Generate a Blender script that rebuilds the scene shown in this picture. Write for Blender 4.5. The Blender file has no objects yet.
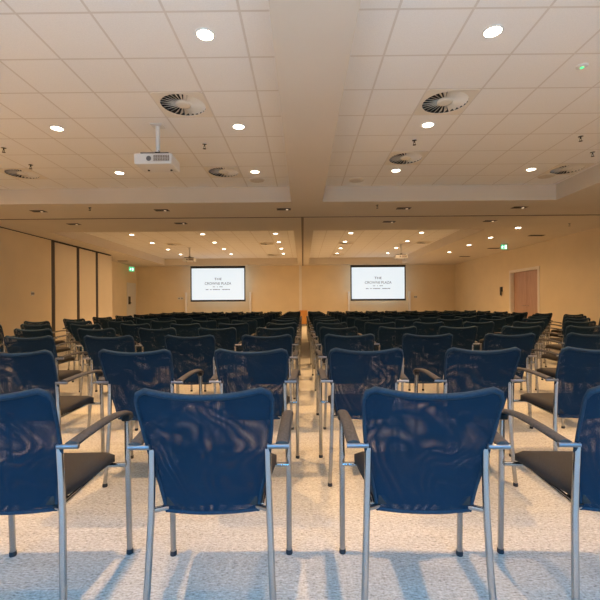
import bpy, math, random
from mathutils import Vector, Matrix
random.seed(7)
S = bpy.context.scene
COL = S.collection
R = math.radians

# ------------------------------------------------------------------ camera
cam_d = bpy.data.cameras.new('camera')
cam_d.lens = 24.0
cam_d.sensor_width = 36.0
cam_d.clip_start = 0.05
cam = bpy.data.objects.new('camera', cam_d)
COL.objects.link(cam)
cam.matrix_world = (Matrix.Translation((0, 0, 1.115)) @ Matrix.Rotation(3 / 400, 4, 'Z')
                    @ Matrix.Rotation(math.pi / 2, 4, 'X') @ Matrix.Rotation(R(-0.35), 4, 'Z'))
cam_d.shift_y = 4 / 600
S.camera = cam
# ------------------------------------------------------------------ world, exposure, large lights
w = bpy.data.worlds.new('world'); S.world = w
w.use_nodes = True
w.node_tree.nodes['Background'].inputs[0].default_value = (0.45, 0.62, 1.0, 1)
w.node_tree.nodes['Background'].inputs[1].default_value = 0.4
S.view_settings.view_transform = 'Standard'
S.view_settings.look = 'None'
S.view_settings.gamma = 1.0
S.view_settings.exposure = 0.22
S.cycles.max_bounces = 8
S.cycles.diffuse_bounces = 5
S.cycles.transparent_max_bounces = 24
S.cycles.sample_clamp_indirect = 6.0

def area_light(name, loc, rot, sx, sy, energy, color):
    d = bpy.data.lights.new(name, 'AREA'); d.shape = 'RECTANGLE'
    d.size = sx; d.size_y = sy; d.energy = energy; d.color = color
    o = bpy.data.objects.new(name, d); COL.objects.link(o)
    o.location = loc; o.rotation_euler = rot
    return o
# daylight entering through the window in the wall behind the camera
area_light('daylight_sky', (0, -3.0, 3.8), (R(65), 0, 0), 8.0, 2.4, 2600, (0.08, 0.44, 1.0))
area_light('daylight_ground', (0, -2.75, 0.2), (R(135), 0, 0), 7.5, 1.0, 480, (0.85, 0.92, 1.0))
LAMP_E = 285.0      # narrow beam of a near downlight
LAMP_FAR = 185.0
SPILL = 52.0        # wide spill of the far and outer downlights
SPILL_NEAR = 3.0    # wide spill of the near ones
WARM = (1.0, 0.61, 0.29)

# ------------------------------------------------------------------ materials
def mat(name, col, rough=0.6, metal=0.0, emit=None, es=1.0, spec=None):
    m = bpy.data.materials.new(name); m.use_nodes = True
    b = m.node_tree.nodes['Principled BSDF']
    b.inputs['Base Color'].default_value = (*col, 1)
    b.inputs['Roughness'].default_value = rough
    b.inputs['Metallic'].default_value = metal
    if spec is not None: b.inputs['Specular IOR Level'].default_value = spec
    if emit:
        b.inputs['Emission Color'].default_value = (*emit, 1)
        b.inputs['Emission Strength'].default_value = es
    return m
class NT:
    def __init__(s, m): s.t = m.node_tree; s.n = s.t.nodes; s.l = s.t.links; s.b = s.n['Principled BSDF']
    def new(s, typ, **kw):
        n = s.n.new(typ)
        for k, v in kw.items(): setattr(n, k, v)
        return n
    def link(s, a, b): s.l.new(a, b)
    def math(s, op, a, b=None, c=None):
        n = s.new('ShaderNodeMath', operation=op)
        for i, v in enumerate((a, b, c)):
            if v is None: continue
            if isinstance(v, (int, float)): n.inputs[i].default_value = v
            else: s.link(v, n.inputs[i])
        return n.outputs[0]
    def coords(s):
        tc = s.new('ShaderNodeTexCoord'); sep = s.new('ShaderNodeSeparateXYZ')
        s.link(tc.outputs['Object'], sep.inputs[0])
        return tc.outputs['Object'], sep.outputs
    def noise(s, vec, scale, detail=2, vscale=None):
        if vscale:
            mp = s.new('ShaderNodeMapping'); mp.inputs['Scale'].default_value = vscale
            s.link(vec, mp.inputs[0]); vec = mp.outputs[0]
        n = s.new('ShaderNodeTexNoise'); n.inputs['Scale'].default_value = scale; n.inputs['Detail'].default_value = detail
        s.link(vec, n.inputs['Vector']); return n.outputs['Fac']
    def ramp(s, fac, stops):
        r = s.new('ShaderNodeValToRGB'); e = r.color_ramp.elements
        e[0].position, e[0].color = stops[0][0], (*stops[0][1], 1)
        e[1].position, e[1].color = stops[-1][0], (*stops[-1][1], 1)
        for p, c in stops[1:-1]:
            x = e.new(p); x.color = (*c, 1)
        s.link(fac, r.inputs[0]); return r.outputs[0]
    def mix(s, f, a, b):
        n = s.new('ShaderNodeMix', data_type='RGBA')
        s.link(f, n.inputs[0]) if not isinstance(f, (int, float)) else setattr(n.inputs[0], 'default_value', f)
        for i, v in ((6, a), (7, b)):
            if isinstance(v, tuple): n.inputs[i].default_value = (*v, 1)
            else: s.link(v, n.inputs[i])
        return n.outputs[2]

def paint(name, col, amt=0.04, rough=0.7):
    m = mat(name, col, rough, spec=0.25); t = NT(m); v, _ = t.coords()
    f = t.noise(v, 1.3, 4)
    lo = tuple(c * (1 - amt) for c in col); hi = tuple(min(1, c * (1 + amt)) for c in col)
    t.link(t.ramp(f, [(0.3, lo), (0.7, hi)]), t.b.inputs['Base Color'])
    bp = t.new('ShaderNodeBump'); bp.inputs['Strength'].default_value = 0.06; bp.inputs['Distance'].default_value = 0.002
    t.link(t.noise(v, 160, 2), bp.inputs['Height']); t.link(bp.outputs[0], t.b.inputs['Normal'])
    return m
def tiles(name, x0, y0):
    m = mat(name, (0.8, 0.77, 0.73), 0.85, spec=0.15); t = NT(m); v, o = t.coords()
    def line(c, c0):
        u = t.math('ADD', c, -c0 + 60.0)
        u = t.math('MODULO', u, 0.6)
        u = t.math('SUBTRACT', u, 0.3)
        u = t.math('ABSOLUTE', u)
        return t.math('GREATER_THAN', u, 0.3 - 0.0105)
    ln = t.math('MAXIMUM', line(o[0], x0), line(o[1], y0))
    sp = t.ramp(t.noise(v, 90, 3), [(0.3, (0.87, 0.85, 0.82)), (0.7, (0.93, 0.91, 0.88))])
    t.link(t.mix(ln, sp, (0.74, 0.695, 0.64)), t.b.inputs['Base Color'])
    bp = t.new('ShaderNodeBump'); bp.inputs['Strength'].default_value = 0.3; bp.inputs['Distance'].default_value = 0.004
    t.link(ln, bp.inputs['Height']); t.link(bp.outputs[0], t.b.inputs['Normal'])
    return m
def carpet():
    m = mat('carpet', (0.7, 0.64, 0.56), 0.95, spec=0.1); t = NT(m); v, o = t.coords()
    a = t.noise(v, 1.0, 3, (45.0, 150.0, 1))          # fine weft lines across the room
    b = t.noise(v, 1.0, 2, (3.0, 26.0, 1))          # broader bands
    c = t.noise(v, 120.0, 1)
    s = t.math('ADD', t.math('MULTIPLY', a, 0.55), t.math('MULTIPLY', b, 0.12))
    s = t.math('ADD', s, t.math('MULTIPLY', c, 0.33))
    t.link(t.ramp(s, [(0.33, (0.18, 0.162, 0.132)), (0.45, (0.385, 0.355, 0.295)), (0.55, (0.475, 0.44, 0.37)), (0.67, (0.63, 0.585, 0.50))]), t.b.inputs['Base Color'])
    bp = t.new('ShaderNodeBump'); bp.inputs['Strength'].default_value = 0.35; bp.inputs['Distance'].default_value = 0.003
    t.link(s, bp.inputs['Height']); t.link(bp.outputs[0], t.b.inputs['Normal'])
    return m
def mesh_fabric():
    m = mat('blue_mesh_fabric', (0.0135, 0.0295, 0.048), 0.85, spec=0.06); t = NT(m); v, o = t.coords()
    wx = t.math('MULTIPLY', t.math('SUBTRACT', t.noise(v, 5.0, 1), 0.5), 0.030)
    wz = t.math('MULTIPLY', t.math('SUBTRACT', t.noise(v, 3.6, 1, (1.3, 1, 0.8)), 0.5), 0.030)
    def lattice(p, kx, kz, ph):
        x = t.math('ADD', o[0], t.math('MULTIPLY', wx, kx)); z = t.math('ADD', o[2], t.math('MULTIPLY', wz, kz))
        k = 2 * math.pi / p
        a = t.math('SINE', t.math('ADD', t.math('MULTIPLY', t.math('ADD', x, t.math('MULTIPLY', z, 0.75)), k), ph))
        b = t.math('SINE', t.math('MULTIPLY', t.math('SUBTRACT', x, t.math('MULTIPLY', z, 0.75)), k))
        return t.math('MULTIPLY', a, b)
    h1 = lattice(0.0062, 0.0, 0.0, 0.0)
    h2 = lattice(0.0066, 1.0, 1.0, 1.0)
    g = t.math('MULTIPLY', t.math('GREATER_THAN', h1, 0.0), t.math('GREATER_THAN', h2, 0.02))
    op = t.math('MULTIPLY', g, 0.92)
    tr = t.new('ShaderNodeBsdfTransparent'); mx = t.new('ShaderNodeMixShader')
    t.link(op, mx.inputs[0]); t.link(t.b.outputs[0], mx.inputs[1]); t.link(tr.outputs[0], mx.inputs[2])
    t.link(mx.outputs[0], t.n['Material Output'].inputs['Surface'])
    return m
def fabric(name, col, scale=350):
    m = mat(name, col, 0.85, spec=0.25); t = NT(m); v, _ = t.coords()
    f = t.noise(v, scale, 2)
    t.link(t.ramp(f, [(0.3, tuple(c * 0.75 for c in col)), (0.7, tuple(c * 1.25 for c in col))]), t.b.inputs['Base Color'])
    return m
def wood(name, c1, c2, vs=(14, 14, 1.2)):
    m = mat(name, c1, 0.45); t = NT(m); v, _ = t.coords()
    f = t.noise(v, 2.0, 5, vs)
    t.link(t.ramp(f, [(0.3, c1), (0.7, c2)]), t.b.inputs['Base Color'])
    return m
M = {}
M['wall'] = paint('beige_wall_paint', (0.82, 0.69, 0.485))
M['panel'] = paint('cream_panel', (0.80, 0.70, 0.54), 0.03)
M['soffit'] = paint('soffit_plaster', (0.72, 0.655, 0.57), 0.02)
M['tileL'] = tiles('ceiling_tiles_left', -0.495, 0.2)
M['tileR'] = tiles('ceiling_tiles_right', 0.779, 0.2)
M['carpet'] = carpet()
M['mesh'] = mesh_fabric()
M['piping'] = fabric('blue_piping', (0.0165, 0.034, 0.050), 200)
M['seat'] = fabric('dark_seat_fabric', (0.042, 0.036, 0.031))
M['arm'] = fabric('grey_brown_arm_pad', (0.07, 0.062, 0.055), 120)
M['black'] = mat('black_plastic', (0.012, 0.012, 0.012), 0.45)
M['chrome'] = mat('brushed_chrome', (0.44, 0.45, 0.455), 0.16, 1.0)
M['alu'] = mat('grey_aluminium', (0.25, 0.25, 0.255), 0.42, 0.9)
M['white'] = mat('white_plastic', (0.75, 0.74, 0.72), 0.45)
M['trimw'] = mat('pale_trim', (0.88, 0.82, 0.75), 0.5)
M['dark'] = mat('dark_gap', (0.025, 0.02, 0.016), 0.7)
M['bronze'] = mat('dark_bronze', (0.06, 0.045, 0.033), 0.5, 0.3)
M['track'] = mat('track_metal', (0.16, 0.12, 0.09), 0.5, 0.5)
M['door'] = wood('brown_door_wood', (0.46, 0.285, 0.205), (0.55, 0.35, 0.26))
M['orange'] = wood('orange_wood', (0.62, 0.27, 0.05), (0.75, 0.36, 0.09))
M['lens'] = mat('lit_lens', (0.9, 0.9, 0.9), 0.3, emit=(1.0, 0.86, 0.66), es=14)
M['lensw'] = mat('lit_small_lens', (0.9, 0.9, 0.9), 0.3, emit=(1.0, 0.85, 0.62), es=0.9)
M['green'] = mat('green_sign', (0.02, 0.45, 0.18), 0.4, emit=(0.05, 0.75, 0.32), es=0.7)
M['signw'] = mat('white_pictogram', (0.9, 0.9, 0.9), 0.4, emit=(0.9, 1.0, 0.95), es=1.6)
M['led'] = mat('green_led', (0.1, 0.8, 0.3), 0.4, emit=(0.05, 1.0, 0.3), es=1.2)
M['screen'] = mat('lit_screen', (0.25, 0.25, 0.25), 0.6, emit=(0.72, 0.83, 0.90), es=0.84)
M['ink'] = mat('grey_lettering', (0.08, 0.08, 0.09), 0.7)
M['ventvane'] = mat('vent_vane', (0.82, 0.76, 0.66), 0.6)
M['rubber'] = mat('black_rubber', (0.02, 0.02, 0.022), 0.7)

# ------------------------------------------------------------------ mesh builder
class MB:
    def __init__(s): s.v = []; s.f = []; s.sm = []; s.mi = []
    def add(s, vs, fs, smooth=False, mi=0):
        n = len(s.v); s.v += [tuple(v) for v in vs]
        for f in fs: s.f.append([i + n for i in f]); s.sm.append(smooth); s.mi.append(mi)
    def box(s, x0, x1, y0, y1, z0, z1, mi=0, M4=None):
        vs = [Vector((x, y, z)) for z in (z0, z1) for y in (y0, y1) for x in (x0, x1)]
        if M4: vs = [M4 @ v for v in vs]
        s.add(vs, [(0, 2, 3, 1), (4, 5, 7, 6), (0, 1, 5, 4), (2, 6, 7, 3), (0, 4, 6, 2), (1, 3, 7, 5)], False, mi)
        return s
    def rbox(s, x0, x1, y0, y1, z0, z1, b, mi=0):
        # box with bevelled edges
        import bmesh
        bm = bmesh.new(); bmesh.ops.create_cube(bm, size=1)
        for v in bm.verts: v.co = Vector(((x0 + x1) / 2 + v.co.x * (x1 - x0), (y0 + y1) / 2 + v.co.y * (y1 - y0), (z0 + z1) / 2 + v.co.z * (z1 - z0)))
        bmesh.ops.bevel(bm, geom=bm.edges[:], offset=b, segments=2, profile=0.5, affect='EDGES')
        bm.verts.ensure_lookup_table(); bm.verts.index_update()
        s.add([v.co.copy() for v in bm.verts], [[v.index for v in f.verts] for f in bm.faces], False, mi); bm.free()
        return s
    def tube(s, pts, r, n=10, caps=True, closed=False, mi=0):
        P = [Vector(p) for p in pts]; m = len(P); rs = r if isinstance(r, (list, tuple)) else [r] * m
        base = []; fs = []
        up = None
        for i in range(m):
            a = P[(i - 1) % m] if (closed or i > 0) else P[i]
            b = P[(i + 1) % m] if (closed or i < m - 1) else P[i]
            t = (b - a).normalized()
            if up is None:
                up = Vector((0, 0, 1)) if abs(t.z) < 0.9 else Vector((0, 1, 0))
            sx = t.cross(up).normalized(); up2 = sx.cross(t).normalized(); up = up2
            for k in range(n):
                an = 2 * math.pi * k / n
                base.append(P[i] + (sx * math.cos(an) + up2 * math.sin(an)) * rs[i])
        seg = m if closed else m - 1
        for i in range(seg):
            j = (i + 1) % m
            for k in range(n):
                l = (k + 1) % n
                fs.append((i * n + k, i * n + l, j * n + l, j * n + k))
        s.add(base, fs, True, mi)
        if caps and not closed:
            s.add(base[:n], [tuple(reversed(range(n)))], False, mi); s.add(base[-n:], [tuple(range(n))], False, mi)
        return s
    def lathe(s, prof, c=(0, 0, 0), n=24, mi=0, smooth=True):
        # prof: list of (r, z)
        vs = []; fs = []
        for r, z in prof:
            for k in range(n):
                a = 2 * math.pi * k / n; vs.append((c[0] + r * math.cos(a), c[1] + r * math.sin(a), c[2] + z))
        for i in range(len(prof) - 1):
            for k in range(n):
                l = (k + 1) % n; fs.append((i * n + k, i * n + l, (i + 1) * n + l, (i + 1) * n + k))
        s.add(vs, fs, smooth, mi)
        s.add(vs[:n], [tuple(reversed(range(n)))], False, mi); s.add(vs[-n:], [tuple(range(n))], False, mi)
        return s
    def build(s, name, m, parent=None, loc=None):
        me = bpy.data.meshes.new(name); me.from_pydata(s.v, [], s.f)
        for mm in (m if isinstance(m, list) else [m]): me.materials.append(mm)
        me.polygons.foreach_set('use_smooth', s.sm); me.polygons.foreach_set('material_index', s.mi)
        me.update()
        import bmesh
        bm = bmesh.new(); bm.from_mesh(me); bmesh.ops.recalc_face_normals(bm, faces=bm.faces[:]); bm.to_mesh(me); bm.free()
        o = bpy.data.objects.new(name, me); COL.objects.link(o)
        if parent: o.parent = parent
        if loc: o.location = loc
        return o
def tag(o, label, cat, group=None):
    o['label'] = label; o['category'] = cat
    if group: o['group'] = group
    return o
def thing(name, label, cat, loc=(0, 0, 0), rz=0, group=None):
    o = bpy.data.objects.new(name, None); COL.objects.link(o)
    o.empty_display_size = 0.1; o.location = loc; o.rotation_euler = (0, 0, rz)
    return tag(o, label, cat, group)
def struct(o): o['kind'] = 'structure'; return o
KIDS = {}
def kids(o):
    return [c for c in o.children]
def copy_tree(o, parent=None, skip=()):
    c = o.copy(); COL.objects.link(c)
    if parent: c.parent = parent
    for ch in kids(o):
        if ch.name.split('.')[0] in skip: continue
        copy_tree(ch, c, skip)
    return c

# ------------------------------------------------------------------ setting
CZ, SZ = 3.465, 3.155          # tile ceiling, soffit
XR, XL, XL2 = 8.05, -7.75, -8.85
YB, YF = 21.2, -1.7
struct(MB().box(XL2 - .3, XR + .3, YF - .3, YB + .3, -0.12, 0).build('floor', M['carpet']))
NL = (-7.05, -0.22, YF, 8.0); NR = (0.40, 5.05, YF, 8.0)
FL = (-7.05, -0.25, 11.1, 20.4); FR = (0.30, 5.05, 11.1, 20.4)
sof = MB()
TOP = CZ + 0.1
sof.box(XL2 - .2, -7.05, YF, YB, SZ, TOP); sof.box(5.05, XR + .2, YF, YB, SZ, TOP)
sof.box(-0.22, 0.40, YF, 8.0, SZ, TOP); sof.box(-7.05, 5.05, 8.0, 11.1, SZ, TOP)
sof.box(-0.25, 0.30, 11.1, 20.4, SZ, TOP); sof.box(-7.05, 5.05, 20.4, YB, SZ, TOP)
struct(sof.build('ceiling', M['soffit']))
VENTS = {'NL': ((-1.395, 4.7, 'near left ceiling nearest the camera'), (-4.995, 7.1, 'near left ceiling at far left edge of picture'), (-1.395, 7.1, 'near left ceiling beside the soffit and centre beam')),
         'NR': ((1.679, 4.7, 'near right ceiling nearest the camera'), (1.679, 6.5, 'near right ceiling behind the nearest right one'), (4.679, 7.1, 'near right ceiling at its far right corner')),
         'FL': ((-4.995, 12.5, 'far left ceiling, first row, outer side'), (-1.395, 12.5, 'far left ceiling, first row, inner side'), (-4.995, 15.5, 'far left ceiling, second row, outer side'), (-1.395, 15.5, 'far left ceiling, second row, inner side'), (-1.395, 19.1, 'far left ceiling, third row, inner side')),
         'FR': ((1.679, 12.5, 'far right ceiling, first row, inner side'), (4.679, 12.5, 'far right ceiling, first row, outer side'), (1.679, 15.5, 'far right ceiling, second row, inner side'), (4.679, 15.5, 'far right ceiling, second row, outer side'), (1.679, 19.1, 'far right ceiling, third row, inner side'))}
for (x0, x1, y0, y1), mm, key in ((NL, 'tileL', 'NL'), (NR, 'tileR', 'NR'), (FL, 'tileL', 'FL'), (FR, 'tileR', 'FR')):
    cb = MB(); HV = .272
    ys = sorted({y0, y1} | {v[1] - HV for v in VENTS[key]} | {v[1] + HV for v in VENTS[key]})
    for ya, yb_ in zip(ys, ys[1:]):
        cur = x0
        for vx, vy, _ in sorted(VENTS[key]):
            if vy - HV <= ya + 1e-4 and yb_ <= vy + HV + 1e-4:
                cb.box(cur, vx - HV, ya, yb_, CZ, TOP); cur = vx + HV
        cb.box(cur, x1, ya, yb_, CZ, TOP)
    struct(cb.build('ceiling', M[mm]))
# walls
struct(MB().box(XR, XR + .25, YF, 13.66, 0, TOP).box(XR, XR + .25, 15.62, YB, 0, TOP).box(XR, XR + .25, 13.66, 15.62, 2.36, TOP).build('wall_right', M['wall']))
struct(MB().box(XL2, XR, YB, YB + .2, 0, TOP).build('wall_back', M['wall']))
struct(MB().box(XL - .2, XL, YF, 12.27, 0, SZ - 0.03).build('wall_left', M['wall']))
struct(MB().box(XL2 - .2, XL2, 16.2, YB, 0, SZ).box(XL2, XL - .14, 16.0, 16.2, 0, SZ).build('wall_left', M['wall']))
struct(MB().box(XL - .22, XL - .14, 12.2, 16.2, 0, SZ).build('wall_left', M['dark']))
rear = MB()
rear.box(XL - .2, -3.1, YF - .2, YF, 0, TOP).box(3.1, XR + .25, YF - .2, YF, 0, TOP).box(-3.1, 3.1, YF - .2, YF, 0, 0.6).box(-3.1, 3.1, YF - .2, YF, 2.35, TOP)
struct(rear.build('wall_front', M['wall']))
wf = MB()
for x in (-3.1, -1.03, 1.03, 3.04): wf.box(x, x + .06, YF - .04, YF - .01, 0.6, 2.35)
wf.box(-3.1, 3.1, YF - .04, YF - .01, 0.6, 0.66).box(-3.1, 3.1, YF - .04, YF - .01, 2.29, 2.35)
struct(wf.build('window_1', M['white']))
# dark shadow gap above left wall, partition tracks
struct(MB().box(XL - .2, XL - .03, YF, 16.2, SZ - .03, SZ).build('trim_1', M['dark']))
struct(MB().box(XL, -0.02, 9.36, 9.42, SZ - .006, SZ).box(0.02, XR, 9.36, 9.42, SZ - .006, SZ).build('trim_2', M['track']))
struct(MB().box(-0.03, 0.03, 9.36, YB, SZ - .01, SZ).build('trim_3', M['track']))
struct(MB().box(-0.2, -0.06, YB - .04, YB, 0, SZ).build('trim_4', M['trimw']))
struct(MB().box(XR - .015, XR, YF, 13.58, 0, .09).box(XR - .015, XR, 15.70, YB, 0, .09).build('baseboard_right', M['trimw']))
struct(MB().box(XL2, XR, YB - .015, YB, 0, .09).build('baseboard_back', M['trimw']))
# left operable wall panels
ordn = ['first', 'second', 'third', 'fourth', 'fifth', 'sixth', 'seventh', 'eighth', 'ninth', 'tenth', 'eleventh', 'twelfth', 'thirteenth']
def panel(y0, y1, label, wide):
    t = thing('partition_panel', label, 'wall panel', (XL, y0, 0), 0, 'movable wall panels on the left')
    MB().rbox(-.10, 0, 0, y1 - y0, 0.012, SZ - .06, 0.006).build('panel_face', M['panel'], t)
    MB().box(-.12, -.012, -wide, -0.002, 0.012, SZ - .06).build('edge_profile', M['bronze'], t)
    MB().box(-.07, -.04, 0.2, 0.26, SZ - .06, SZ - .03).box(-.07, -.04, y1 - y0 - .26, y1 - y0 - .2, SZ - .06, SZ - .03).build('hanger', M['track'], t)
panel(12.46, 13.66, 'cream movable wall panel beside the widest dark gap, nearest of three on left wall', 0.18)
panel(13.84, 14.92, 'cream movable wall panel in the middle of three on left wall', 0.13)
panel(15.10, 16.18, 'cream movable wall panel farthest of three on left wall', 0.13)
# right double door
d = MB().box(-.02, .2, -.0, .09, 0, 2.36).box(-.02, .2, 1.87, 1.96, 0, 2.36).box(-.02, .2, .09, 1.87, 2.27, 2.36)
fr = struct(d.build('door_1', M['trimw'], None, (XR - .005, 13.66, 0)))
MB().box(.12, .165, .09, .965, 0.01, 2.27).build('door_leaf', M['door'], fr)
MB().box(.12, .165, .995, 1.87, 0.01, 2.27).build('door_leaf', M['door'], fr)
MB().box(.16, .165, .965, .995, .01, 2.27).build('meeting_gap', M['dark'], fr)
for yy in (.88, 1.08):
    MB().tube([(.12, yy, 1.0), (.06, yy, 1.0), (.06, yy + (-.12 if yy < 1 else .12), 1.0)], .012).lathe([(.025, 0), (.025, .006)], (.113, yy, .997)).build('door_handle', M['chrome'], fr)
# left rear door
fr = struct(MB().box(0, .04, 0, .08, 0, 2.25).box(0, .04, .92, 1.0, 0, 2.25).box(0, .04, .08, .92, 2.17, 2.25).build('door_2', M['white'], None, (XL2, 20.02, 0)))
MB().box(0.002, .03, .08, .92, .01, 2.17).build('door_leaf', M['white'], fr)
MB().rbox(.03, .045, .12, .36, 1.15, 1.55, .004).box(.045, .09, .16, .32, 1.2, 1.26).build('door_lock', M['black'], fr)

# ------------------------------------------------------------------ chairs
def make_chair():
    root = thing('conference_chair', '', 'chair', (0, 0, 0), 0, 'blue mesh-back chairs in rows')
    # back sheet
    def hw(z):
        pts = [(.40, .160), (.50, .180), (.605, .2035), (.70, .214), (.80, .221), (.86, .224)]
        for (a, wa), (b, wb) in zip(pts, pts[1:]):
            if z <= b: return wa + (wb - wa) * max(0, (z - a)) / (b - a)
        return pts[-1][1]
    def yb(z, x, wv):
        pts = [(.40, -.162), (.50, -.175), (.605, -.200), (.72, -.245), (.86, -.300)]
        y = pts[-1][1]
        for (a, ya), (b, ybb) in zip(pts, pts[1:]):
            if z <= b:
                y = ya + (ybb - ya) * max(0, z - a) / (b - a); break
        return y - .022 * (1 - (x / wv) ** 2)
    nu, nv = 16, 18
    def pt(i, j):
        u = -1 + 2 * i / nu; vv = j / nv
        ztop = .856 - .028 * (1 - abs(u) ** 2.2)
        if abs(u) > .86: ztop -= .020 * ((abs(u) - .86) / .14) ** 2
        z = .40 + (ztop - .40) * vv
        wv = hw(z)
        if vv > .93: wv -= .012 * ((vv - .93) / .07) ** 2
        return Vector((u * wv, yb(z, u * wv, wv), z))
    vs = []; fs = []
    for lay, off in ((0, -.0016), (1, .0016)):
        for j in range(nv + 1):
            for i in range(nu + 1):
                p = pt(i, j); vs.append((p.x, p.y + off, p.z))
    n1 = (nu + 1) * (nv + 1)
    for lay in (0, 1):
        for j in range(nv):
            for i in range(nu):
                a = lay * n1 + j * (nu + 1) + i
                fs.append((a, a + 1, a + nu + 2, a + nu + 1))
    mb = MB(); mb.add(vs, fs, True)
    ring = [(i, 0) for i in range(nu + 1)] + [(nu, j) for j in range(1, nv + 1)] + [(i, nv) for i in range(nu - 1, -1, -1)] + [(0, j) for j in range(nv - 1, 0, -1)]
    rf = []
    for k in range(len(ring)):
        a = ring[k]; b = ring[(k + 1) % len(ring)]
        ia = a[1] * (nu + 1) + a[0]; ib = b[1] * (nu + 1) + b[0]
        rf.append((ia, ib, ib + n1, ia + n1))
    mb.add(vs, rf, True)
    back = mb.build('backrest', M['mesh'], root)
    # hem: top roll + side sleeves over the frame
    topp = [pt(i, nv) for i in range(nu + 1)]
    side = lambda i: [pt(i, j) for j in range(0, nv + 1)]
    hem = MB()
    loop = side(0)[:-1] + topp + list(reversed(side(nu)))[1:]
    nl = len(loop)
    rad = [.0105 if q.z > .815 else .0062 for q in loop]
    hem.tube([Vector((q.x * .985, q.y - .001, q.z - .004)) for q in loop], rad, 10)
    hem.build('piping', M['piping'], back)
    MB().tube([pt(i, 0) for i in range(nu + 1)], .0065, 8).build('bottom_hem', M['piping'], back)
    # seat cushion (rounded, waterfall front)
    import bmesh
    bm = bmesh.new(); bmesh.ops.create_grid(bm, x_segments=10, y_segments=12, size=1)
    top = {}
    sv = []; sf = []
    NX, NY = 12, 14
    for lay in (0, 1):
        for j in range(NY + 1):
            for i in range(NX + 1):
                u = -1 + 2 * i / NX; vv = j / NY
                y = -.175 + .405 * vv
                w_ = .208 - .052 * (1 - vv) ** 1.5 - (.018 * ((vv - .9) / .1) ** 2 if vv > .9 else 0)
                e = min(1, (1 - abs(u)) / .11); ef = min(1, (1 - vv) / .16); eb = min(1, vv / .1)
                dome = (1 - (1 - e) ** 2) ** .5 * (1 - (1 - ef) ** 2) ** .5 * (1 - (1 - eb) ** 2) ** .5
                mid = .436 + .010 * vv
                z = mid + (.030 if lay else -.030) * (0.5 + .5 * dome) - (.02 * max(0, (vv - .8) / .2) ** 2)
                sv.append((u * w_, y, z))
    q1 = (NX + 1) * (NY + 1)
    for lay in (0, 1):
        for j in range(NY):
            for i in range(NX):
                a = lay * q1 + j * (NX + 1) + i; sf.append((a, a + 1, a + NX + 2, a + NX + 1))
    rg = [(i, 0) for i in range(NX + 1)] + [(NX, j) for j in range(1, NY + 1)] + [(i, NY) for i in range(NX - 1, -1, -1)] + [(0, j) for j in range(NY - 1, 0, -1)]
    for k in range(len(rg)):
        a = rg[k]; b = rg[(k + 1) % len(rg)]
        ia = a[1] * (NX + 1) + a[0]; ib = b[1] * (NX + 1) + b[0]; sf.append((ia, ib, ib + q1, ia + q1))
    sm = MB(); sm.add(sv, sf, True); sm.build('seat', M['seat'], root)
    # under-seat frame with stubs to the front posts
    fm = MB()
    fm.tube([(-.258, .19, .412), (.258, .19, .412)], .009)
    fm.tube([(-.17, -.10, .408), (.17, -.10, .408)], .009)
    for s in (-1, 1): fm.tube([(s * .17, -.15, .408), (s * .17, .19, .412)], .009)
    fm.build('seat_frame', M['chrome'], root)
    for s in (-1, 1):
        # rear leg running up into the back sleeve
        lg = MB().tube([(s * .217, -.228, .012), (s * .208, -.212, .2), (s * .2005, -.199, .40), (s * .1965, -.201, .54), (s * .195, -.206, .63)], .0118, 12).build('leg', M['chrome'], root)
        MB().lathe([(.0135, 0), (.0145, .004), (.0135, .02)], (s * .217, -.228, 0), 12).build('rubber_foot', M['rubber'], lg)
        # front leg / arm post
        lg = MB().tube([(s * .258, .228, .012), (s * .258, .216, .30), (s * .258, .205, .60), (s * .258, .203, .610)], .0125, 12).build('leg', M['chrome'], root)
        MB().lathe([(.014, 0), (.015, .004), (.014, .02)], (s * .258, .228, 0), 12).build('rubber_foot', M['rubber'], lg)
        # clamp between rear leg and back bottom
        MB().tube([(s * .198, -.194, .415), (s * .155, -.164, .411)], .0095, 10).build('back_clamp', M['chrome'], root)
        # armrest pad
        path = [(-.225, .650), (-.17, .654), (-.10, .659), (-.02, .662), (.06, .661), (.13, .655), (.18, .646), (.215, .633), (.232, .617)]
        vs = []; fs = []
        for k, (y, z) in enumerate(path):
            xc = s * (.245 + .013 * min(1, k / 5)); h = .0225 if k < 8 else .019
            a = path[max(0, k - 1)]; b = path[min(len(path) - 1, k + 1)]
            tv = Vector((0, b[0] - a[0], b[1] - a[1])).normalized(); nn = Vector((0, -tv.z, tv.y))
            for dx, dz in ((-h, -.006), (-h * .9, .002), (-h * .55, .007), (0, .0085), (h * .55, .007), (h * .9, .002), (h, -.006), (h * .7, -.010), (-h * .7, -.010)):
                vs.append(Vector((xc + dx, y, z)) + nn * dz)
        n = 9
        for k in range(len(path) - 1):
            for q in range(n):
                l = (q + 1) % n; fs.append((k * n + q, k * n + l, (k + 1) * n + l, (k + 1) * n + q))
        am = MB(); am.add(vs, fs, True); am.add(vs[:n], [tuple(range(n))]); am.add(vs[-n:], [tuple(range(n))])
        arm = am.build('armrest', M['arm'], root)
        MB().rbox(s * .258 - .017, s * .258 + .017, .184, .224, .604, .630, .004).build('post_cap', M['black'], arm)
        MB().tube([(s * .196, -.222, .640), (s * .268, -.222, .640)], .0085, 10).build('bracket', M['alu'], arm)
    return root
proto = make_chair()
ROW0, PITCH = 1.556, 1.116
sides = (('left', (-.318, -1.0, -1.70, -2.41, -3.13, -3.85, -4.58)), ('right', (.405, 1.09, 1.79, 2.51, 3.23, 3.95, 4.67, 5.39, 6.11)))
first = True
bpy.context.view_layer.update()
plist = []
for r in range(13):
    y = ROW0 + r * PITCH
    lim = 1.04 * 303 * (y + .25) / 400 + .30
    for sd, xs in sides:
        for c, x in enumerate(xs):
            if abs(x) > lim: continue
            plist.append((r, sd, c, x, y))
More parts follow.
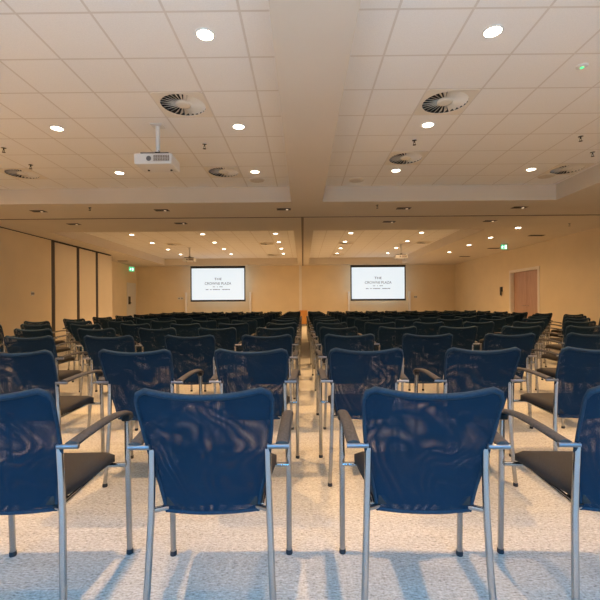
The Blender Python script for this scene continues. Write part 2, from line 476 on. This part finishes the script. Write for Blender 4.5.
for r, sd, c, x, y in plist:
    if first: o = proto; first = False
    else:
        o = copy_tree(proto, None, () if r < 6 else ('rubber_foot', 'back_clamp', 'post_cap', 'bottom_hem'))
    px, rz = {('left', 0): (-.322, 1), ('left', 1): (-1.035, 2), ('right', 0): (.42, -2), ('right', 1): (1.125, -2)}.get((sd, c), (None, 0)) if r == 0 else (None, 0)
    if r == 1 and c < 3: x = {'left': (-.31, -1.0, -1.705), 'right': (.385, 1.06, 1.75)}[sd][c]
    if px is None: px, rz = x + random.uniform(-.009, .009), random.uniform(-1.2, 1.2)
    o.location = (px, y + (random.uniform(-.012, .012) if r else 0), 0)
    o.rotation_euler = (0, 0, R(rz))
    rowt = 'front row nearest the camera' if r == 0 else ('farthest row' if r == 12 else '%s row from the camera' % ordn[r])
    o['label'] = 'blue mesh armchair, %s seat %s of centre aisle, %s' % (ordn[c], sd, rowt)

# ------------------------------------------------------------------ ceiling fixtures
spot = bpy.data.lights.new('downlight_beam', 'SPOT'); spot.energy = LAMP_E; spot.color = WARM
spot.spot_size = R(70); spot.spot_blend = 0.6; spot.shadow_soft_size = 0.05
spotf = bpy.data.lights.new('far_downlight_beam', 'SPOT'); spotf.energy = LAMP_FAR; spotf.color = WARM
spotf.spot_size = R(92); spotf.spot_blend = 1.0; spotf.shadow_soft_size = 0.05
spill = bpy.data.lights.new('downlight_spill', 'SPOT'); spill.energy = SPILL; spill.color = WARM
spill.spot_size = R(165); spill.spot_blend = 0.9; spill.shadow_soft_size = 0.07
spilln = spill.copy(); spilln.energy = SPILL_NEAR
def downlight(x, y, z, label, data, group, r=.085):
    t = thing('downlight', label, 'ceiling light', (x, y, z), 0, group)
    MB().lathe([(r, 0), (r, -.006), (r * .86, -.012), (r * .84, -.008), (r * .84, 0)], n=28).build('trim_ring', M['white'], t)
    MB().lathe([(r * .82, -.001), (r * .8, -.009), (r * .5, -.011)], n=24).build('lens', M['lens'], t)
    if data:
        l = bpy.data.objects.new('beam', data); COL.objects.link(l); l.parent = t; l.location = (0, 0, -.03)
        l = bpy.data.objects.new('spill', spilln if (y < 8 and abs(x) < 3.8) else spill); COL.objects.link(l); l.parent = t; l.location = (0, 0, -.03)
colname = {0: 'column beside centre beam', 1: 'next column out', 2: 'outermost column'}
for half, ys, xl, xr, z, dat, g in (
        ('near', (1.67, 3.47, 5.27, 7.07), (-.835, -3.24, -5.64), (1.655, 4.03), CZ, spot, 'downlights in the near ceiling'),
        ('far', (13.3, 15.1, 16.9, 18.6), (-.9, -3.33, -5.7), (1.6, 3.95), CZ, spotf, 'downlights in the far ceiling')):
    for sd, xs in (('left', xl), ('right', xr)):
        for ci, x in enumerate(xs):
            for ri, y in enumerate(ys):
                downlight(x, y, z, 'lit round downlight in %s %s ceiling, %s row, %s' % (half, sd, ordn[ri], colname[ci]), dat, g)
for ri, y in enumerate((10.9, 12.5, 14.1, 16.0)):
    downlight(5.85, y, SZ, 'lit round downlight in flat strip by right wall, %s from camera' % ordn[ri], spotf, 'downlights along the right wall')
def slot_spot(x, y, label):
    t = thing('twin_spotlight', label, 'ceiling light', (x, y, SZ), 0, 'dark twin spotlights in the cross soffit')
    MB().box(-.15, .15, -.08, .08, -.006, 0).build('housing', M['bronze'], t)
    for s in (-1, 1):
        MB().lathe([(.058, -.006), (.058, -.012), (.045, -.012)], (s * .07, 0, 0), 16).build('lamp_ring', M['black'], t)
    MB().lathe([(.030, -.012), (.022, -.016)], (.07, 0, 0), 14).build('lamp', M['lensw'], t)
for row, yy, xs in (('nearer', 8.6, (-5.7, -3.03, -.4, 2.17, 4.65)), ('farther', 10.0, (-5.74, -3.05, 2.16, 4.67))):
    pos = ['far left', 'second from the left', 'nearest the middle', 'second from the right', 'far right'] if len(xs) == 5 else ['far left', 'left of the middle', 'right of the middle', 'far right']
    for x, p in zip(xs, pos): slot_spot(x, yy, 'small dark twin spotlight in the cross soffit, %s row, %s' % (row, p))

def diffuser(x, y, z, label, half=.293):
    t = thing('swirl_diffuser', label, 'ceiling vent', (x, y, z), 0, 'square swirl air diffusers')
    n = 48; vs = []; fs = []
    r = .258
    for k in range(n):
        a = 2 * math.pi * (k + .5) / n; c, s_ = math.cos(a), math.sin(a); q = half / max(abs(c), abs(s_))
        vs += [(r * c, r * s_, -.005), (q * c, q * s_, -.005), (q * c, q * s_, 0), (r * c, r * s_, .0)]
    for k in range(n):
        l = (k + 1) % n
        for i in range(4): fs.append((k * 4 + i, l * 4 + i, l * 4 + (i + 1) % 4, k * 4 + (i + 1) % 4))
    p = MB(); p.add(vs, fs); p.build('face_plate', M['ventvane'], t)
    cup = MB(); pr = [(r + .003, .0), (r + .003, .085)]
    cv = [(rr * math.cos(2 * math.pi * k / 32), rr * math.sin(2 * math.pi * k / 32), zz) for rr, zz in pr for k in range(32)]
    cup.add(cv, [(k, (k + 1) % 32, 32 + (k + 1) % 32, 32 + k) for k in range(32)] + [tuple(range(32, 64))])
    cup.build('plenum', M['dark'], t)
    vn = MB(); N = 26
    for k in range(N):
        a = 2 * math.pi * k / N; m4 = Matrix.Rotation(a, 4, 'Z')
        pv = [(.085, -.007, .022), (.085, .007, .0), (r, .024, -.002), (r, -.020, .028)]
        th = Vector((0, 0, .0015))
        top = [m4 @ (Vector(q) + th) for q in pv]; bot = [m4 @ Vector(q) for q in pv]
        vn.add(top + bot, [(0, 1, 2, 3), (7, 6, 5, 4), (0, 4, 5, 1), (1, 5, 6, 2), (2, 6, 7, 3), (3, 7, 4, 0)])
    vn.lathe([(.09, .022), (.09, .0), (.06, -.004)], n=20)
    vn.build('swirl_vanes', M['ventvane'], t)
for key in VENTS:
    for x, y, w_ in VENTS[key]: diffuser(x, y, CZ, 'square swirl air diffuser in the %s' % w_)
for x, y, z, s in ((7.1, 12.2, SZ, 'nearest of three by the right wall'), (7.15, 15.0, SZ, 'beside the exit sign by the right wall'), (7.1, 17.6, SZ, 'farthest of three by the right wall'), (-8.3, 18.4, SZ, 'in the recess before the left door')):
    t = thing('slot_vent', 'dark narrow ceiling vent ' + s, 'ceiling vent', (x, y, z), 0, 'dark slot vents in the flat ceiling strips')
    MB().box(-.22, .22, -.09, .09, -.008, 0).build('frame', M['bronze'], t)
    v = MB()
    for k in range(4): v.box(-.20, .20, -.065 + k * .037, -.047 + k * .037, -.012, -.008)
    v.build('slat', M['black'], t)
def speaker(x, y, label):
    t = thing('ceiling_speaker', label, 'speaker', (x, y, CZ), 0, 'round ceiling speakers')
    MB().lathe([(.15, 0), (.15, -.008), (.135, -.012)], n=28).build('rim', M['ventvane'], t)
    MB().lathe([(.132, -.010), (.132, -.014), (.09, -.017)], n=28).build('grille', M['soffit'], t)
speaker(-.86, 7.55, 'round ceiling speaker left of the centre beam near the cross soffit')
speaker(1.03, 7.6, 'round ceiling speaker right of the centre beam near the cross soffit')
speaker(4.53, 7.45, 'round ceiling speaker at the right end of the near ceiling')
def sprinkler(x, y, z, label):
    t = thing('sprinkler', label, 'sprinkler', (x, y, z), 0, 'pendant sprinkler heads')
    MB().lathe([(.035, 0), (.035, -.004), (.015, -.010)], n=16).build('escutcheon', M['chrome'], t)
    MB().tube([(0, 0, -.008), (0, 0, -.035)], .009, 8).tube([(-.012, 0, -.03), (-.014, 0, -.055), (0, 0, -.065)], .003, 6).tube([(.012, 0, -.03), (.014, 0, -.055), (0, 0, -.065)], .003, 6).build('body', M['bronze'], t)
    MB().lathe([(.024, -.064), (.024, -.068)], n=12).build('deflector', M['bronze'], t)
for x, y, z, s in ((-4.44, 5.92, CZ, 'near left ceiling at left edge of picture'), (-4.53, 6.64, CZ, 'near left ceiling behind the leftmost sprinkler'), (-1.43, 5.85, CZ, 'near left ceiling between two downlight columns'),
                   (1.62, 5.78, CZ, 'near right ceiling between diffuser and downlight'), (3.95, 5.7, CZ, 'near right ceiling toward the right edge of picture'), (4.55, 6.3, CZ, 'near right ceiling at right edge of picture'),
                   (-4.43, 8.3, SZ, 'cross soffit on the left'), (1.55, 8.3, SZ, 'cross soffit on the right'), (6.9, 10.4, SZ, 'flat strip near the right wall')):
    sprinkler(x, y, z, 'small dark sprinkler head in the ' + s)
t = thing('smoke_detector', 'white smoke detector with green light in the near right ceiling', 'smoke detector', (2.79, 4.0, CZ))
MB().lathe([(.055, 0), (.055, -.006), (.04, -.014), (.02, -.016)], n=24).build('housing', M['white'], t)
MB().lathe([(.018, -.014), (.018, -.019), (.008, -.022)], n=14).build('indicator', M['led'], t)

# ------------------------------------------------------------------ projectors
def projector(x, y, drop, label, scale=1.0):
    t = thing('ceiling_projector', label, 'projector', (x, y, CZ), 0, 'white ceiling projectors')
    MB().rbox(-.075, .075, -.075, .075, -.014, 0, .004).build('ceiling_plate', M['white'], t)
    MB().tube([(0, 0, -.012), (0, 0, -drop + .03)], .027, 16).build('pole', M['white'], t)
    b = MB().box(-.19, .17, -.10, .10, -drop - .005, -drop + .012)
    b.box(-.03, .03, -.03, .03, -drop + .01, -drop + .045)
    for a, c in ((-.16, -.08), (.14, -.08), (-.16, .08), (.14, .08)): b.tube([(a, c, -drop - .025), (a * .5, c * .5, -drop + .012)], .010, 6)
    b.build('mount_bracket', M['black'], t)
    z1 = -drop - .02; z0 = z1 - .135
    body = MB().rbox(-.25, .23, -.16, .19, z0, z1, .012).build('body', M['white'], t)
    g = MB().box(.0, .2, -.163, -.158, z0 + .035, z1 - .025)
    g.build('exhaust_grille', M['track'], body)
    sl = MB()
    for k in range(9): sl.box(.009 + k * .0215, .012 + k * .0215, -.167, -.162, z0 + .038, z1 - .028)
    for k in range(4): sl.box(.0, .2, -.167, -.163, z0 + .04 + k * .018, z0 + .043 + k * .018)
    sl.build('grille_bars', M['white'], body)
    MB().tube([(-.06, -.165, (z0 + z1) / 2), (-.06, -.155, (z0 + z1) / 2)], .032, 20).build('socket', M['alu'], body)
    MB().tube([(-.08, .17, (z0 + z1) / 2), (-.08, .235, (z0 + z1) / 2)], .045, 20).build('projector_lens', M['black'], body)
    MB().tube([(.08, -.02, z1), (.05, -.05, z1 + .04), (.02, -.03, z1 + .08)], .005, 6).build('cable', M['black'], t)
    for s in (-1, 1): MB().lathe([(.015, 0), (.015, -.012)], (s * .15, .08, z0), 10).build('foot', M['black'], body)
    return t
projector(-1.89, 5.23, .40, 'white projector on a ceiling pole in the near left ceiling')
projector(-4.65, 16.4, .42, 'distant projector on a ceiling pole before the left screen')
projector(3.9, 15.9, .42, 'distant white projector on a ceiling pole before the right screen')

# ------------------------------------------------------------------ screens
def text_mesh(body, size):
    c = bpy.data.curves.new('words', 'FONT'); c.body = body; c.size = size; c.align_x = 'CENTER'; c.align_y = 'CENTER'; c.extrude = .001
    o = bpy.data.objects.new('words', c); COL.objects.link(o)
    dg = bpy.context.evaluated_depsgraph_get(); me = bpy.data.meshes.new_from_object(o.evaluated_get(dg))
    bpy.data.objects.remove(o); me.materials.clear(); me.materials.append(M['ink'])
    return me
def screen(xc, label):
    Y = 20.5; W = 2.82; zt = 1.115 + .0512 * 38.6; zb = 1.115 + .0512 * 3.7
    t = thing('projection_screen', label, 'projection screen', (xc, Y, 0), 0, 'lit projection screens')
    h = W / 2
    MB().rbox(-h - .1, h + .1, -.02, .16, zt, zt + .13, .02).build('housing', M['white'], t)
    br = MB().box(-h, h, 0, .02, zt - .12, zt).box(-h, -h + .06, 0, .02, zb, zt - .12).box(h - .06, h, 0, .02, zb, zt - .12).box(-h, h, 0, .02, zb, zb + .05)
    br.build('black_border', M['black'], t)
    MB().box(-h + .06, h - .06, .002, .018, zb + .05, zt - .12).build('picture', M['screen'], t)
    MB().tube([(-h, .01, zb - .015), (h, .01, zb - .015)], .028, 10).build('bottom_bar', M['bronze'], t)
    MB().box(-.06 - h, -h + .0, .06, .12, zt + .13, SZ).box(h, h + .06, .06, .12, zt + .13, SZ).build('hanger', M['white'], t)
    zc = (zb + zt) / 2 - .05
    def line(body, size, z, wid):
        me = text_mesh(body, size)
        o = bpy.data.objects.new('lettering', me); COL.objects.link(o); o.parent = t
        xs = [v.co.x for v in me.vertices]; k = wid / (max(xs) - min(xs))
        o.scale = (k, 1, 1); o.rotation_euler = (R(90), 0, 0); o.location = (0, 0.0, z)
    line('THE', .17, 1.115 + .05125 * 25.4, .38)
    line('CROWNE PLAZA', .18, 1.115 + .05125 * 20.9, 1.36)
    sm = MB(); rr = random.Random(3)
    x = -.26
    while x < .26:
        wd = rr.uniform(.03, .07)
        if rr.random() > .3: sm.box(x, x + wd, -.002, .004, 1.115 + .05125 * 17.7 - .016, 1.115 + .05125 * 17.7 + .016)
        x += wd + .025
    x = -.62
    while x < .6:
        wd = rr.uniform(.03, .07)
        if rr.random() > .15: sm.box(x, x + wd, -.002, .004, 1.115 + .05125 * 15.0 - .018, 1.115 + .05125 * 15.0 + .018)
        x += wd + .02
    sm.build('fine_print', M['ink'], t)
screen(-4.36, 'lit white projection screen with dark lettering, left of the centre')
screen(3.85, 'lit white projection screen with dark lettering, right of the centre')
def post(x, label):
    t = thing('wall_post', label, 'post', (x, YB - .06, 0), 0, 'slim pale posts beside the screens')
    MB().rbox(-.05, .05, -.05, .05, .02, 1.76, .008).build('upright', M['trimw'], t)
    MB().box(-.07, .07, -.058, .058, 0, .02).build('foot_plate', M['alu'], t)
post(-6.2, 'slim pale upright post left of the left screen')
post(-2.78, 'slim pale upright post right of the left screen')
post(2.42, 'slim pale upright post left of the right screen')
post(5.63, 'slim pale upright post right of the right screen')
def outlet(loc, axis, label, w=.16, h=.10):
    t = thing('wall_socket', label, 'socket', loc, {'back': 0, 'left': R(90), 'right': R(-90)}[axis])
    MB().rbox(-w / 2, w / 2, -.014, 0, -h / 2, h / 2, .003).build('cover_plate', M['white'], t)
    MB().tube([(-w / 4, -.017, 0), (-w / 4, -.012, 0)], h * .3, 14).tube([(w / 4, -.017, 0), (w / 4, -.012, 0)], h * .3, 14).build('insert', M['alu'], t)
outlet((-6.5, YB, 1.45), 'back', 'small wall socket plate left of the left screen', .3, .12)
outlet((5.95, YB, 1.45), 'back', 'small wall socket plate right of the right screen', .16, .12)
outlet((XL, 11.4, 1.46), 'left', 'small pale wall switch on the left wall before the panels', .12, .12)
# exit signs
def exit_sign(x, y, z, rz, label, w=.30, h=.17):
    t = thing('exit_sign', label, 'exit sign', (x, y, z), rz, 'green exit signs')
    MB().rbox(-w / 2, w / 2, -.02, .02, -h / 2, h / 2, .004).build('sign_panel', M['green'], t)
    top = SZ - z
    MB().rbox(-w / 2 - .01, w / 2 + .01, -.03, .03, h / 2, h / 2 + .035, .004).tube([(-w / 4, 0, h / 2 + .03), (-w / 4, 0, top)], .006, 6).tube([(w / 4, 0, h / 2 + .03), (w / 4, 0, top)], .006, 6).build('hanger', M['white'], t)
    p = MB()
    yy0, yy1 = -.024, -.019
    p.box(.01, .07, yy0, yy1, -.065, .06)                      # doorway
    p.lathe([(.014, -.002), (.014, .002)], (0, 0, 0), 10)
    q = MB()
    q.box(.015, .075, yy0, yy1, -.065, .06)
    q.tube([(-.055, -.021, .045), (-.055, -.0205, .0455)], .014, 10)
    q.tube([(-.058, -.021, .028), (-.068, -.021, -.012)], .011, 8)
    q.tube([(-.068, -.021, -.012), (-.045, -.021, -.03), (-.05, -.021, -.06)], .008, 8)
    q.tube([(-.068, -.021, -.012), (-.088, -.021, -.035), (-.11, -.021, -.035)], .008, 8)
    q.tube([(-.058, -.021, .022), (-.035, -.021, .005), (-.018, -.021, .018)], .006, 8)
    q.tube([(-.060, -.021, .022), (-.085, -.021, .012), (-.092, -.021, -.008)], .006, 8)
    q.build('pictogram', M['signw'], t)
exit_sign(6.87, 13.7, 1.115 + 1.9, 0, 'green lit exit sign hanging from the ceiling near the right door', .2, .15)
exit_sign(-8.5, 19.8, 1.115 + 1.78, R(50), 'green lit exit sign hanging above the left rear door', .26, .22)
# dark fixture on the right wall
t = thing('wall_phone', 'small black wall fixture left of the brown double door', 'wall fixture', (XR, 16.25, 1.58), R(-90))
MB().rbox(-.09, .09, -.05, 0, -.02, .18, .02).build('body', M['black'], t)
MB().rbox(-.035, .035, -.07, -.02, -.16, .06, .015).build('handle', M['black'], t)
MB().tube([(0, -.03, -.15), (.0, -.03, -.20)], .012, 8).build('cord', M['black'], t)
# small wooden cabinet at the end of the aisle
t = thing('wooden_cabinet', 'small orange wooden cabinet at the far end of the centre aisle', 'cabinet', (0.02, 20.85, 0))
MB().rbox(-.19, .19, -.16, .16, .08, .76, .006).build('body', M['orange'], t)
MB().box(-.21, .21, -.18, .18, .76, .785).build('top', M['orange'], t)
dr = MB().box(-.17, .17, -.175, -.16, .11, .73).build('door', M['orange'], t)
MB().lathe([(.012, 0), (.016, .012), (.008, .02)], (.13, -.19, .45), 10).build('knob', M['chrome'], dr)
for a in (-1, 1):
    for b in (-1, 1): MB().tube([(a * .15, b * .12, 0), (a * .15, b * .12, .085)], .018, 8).build('leg', M['bronze'], t)
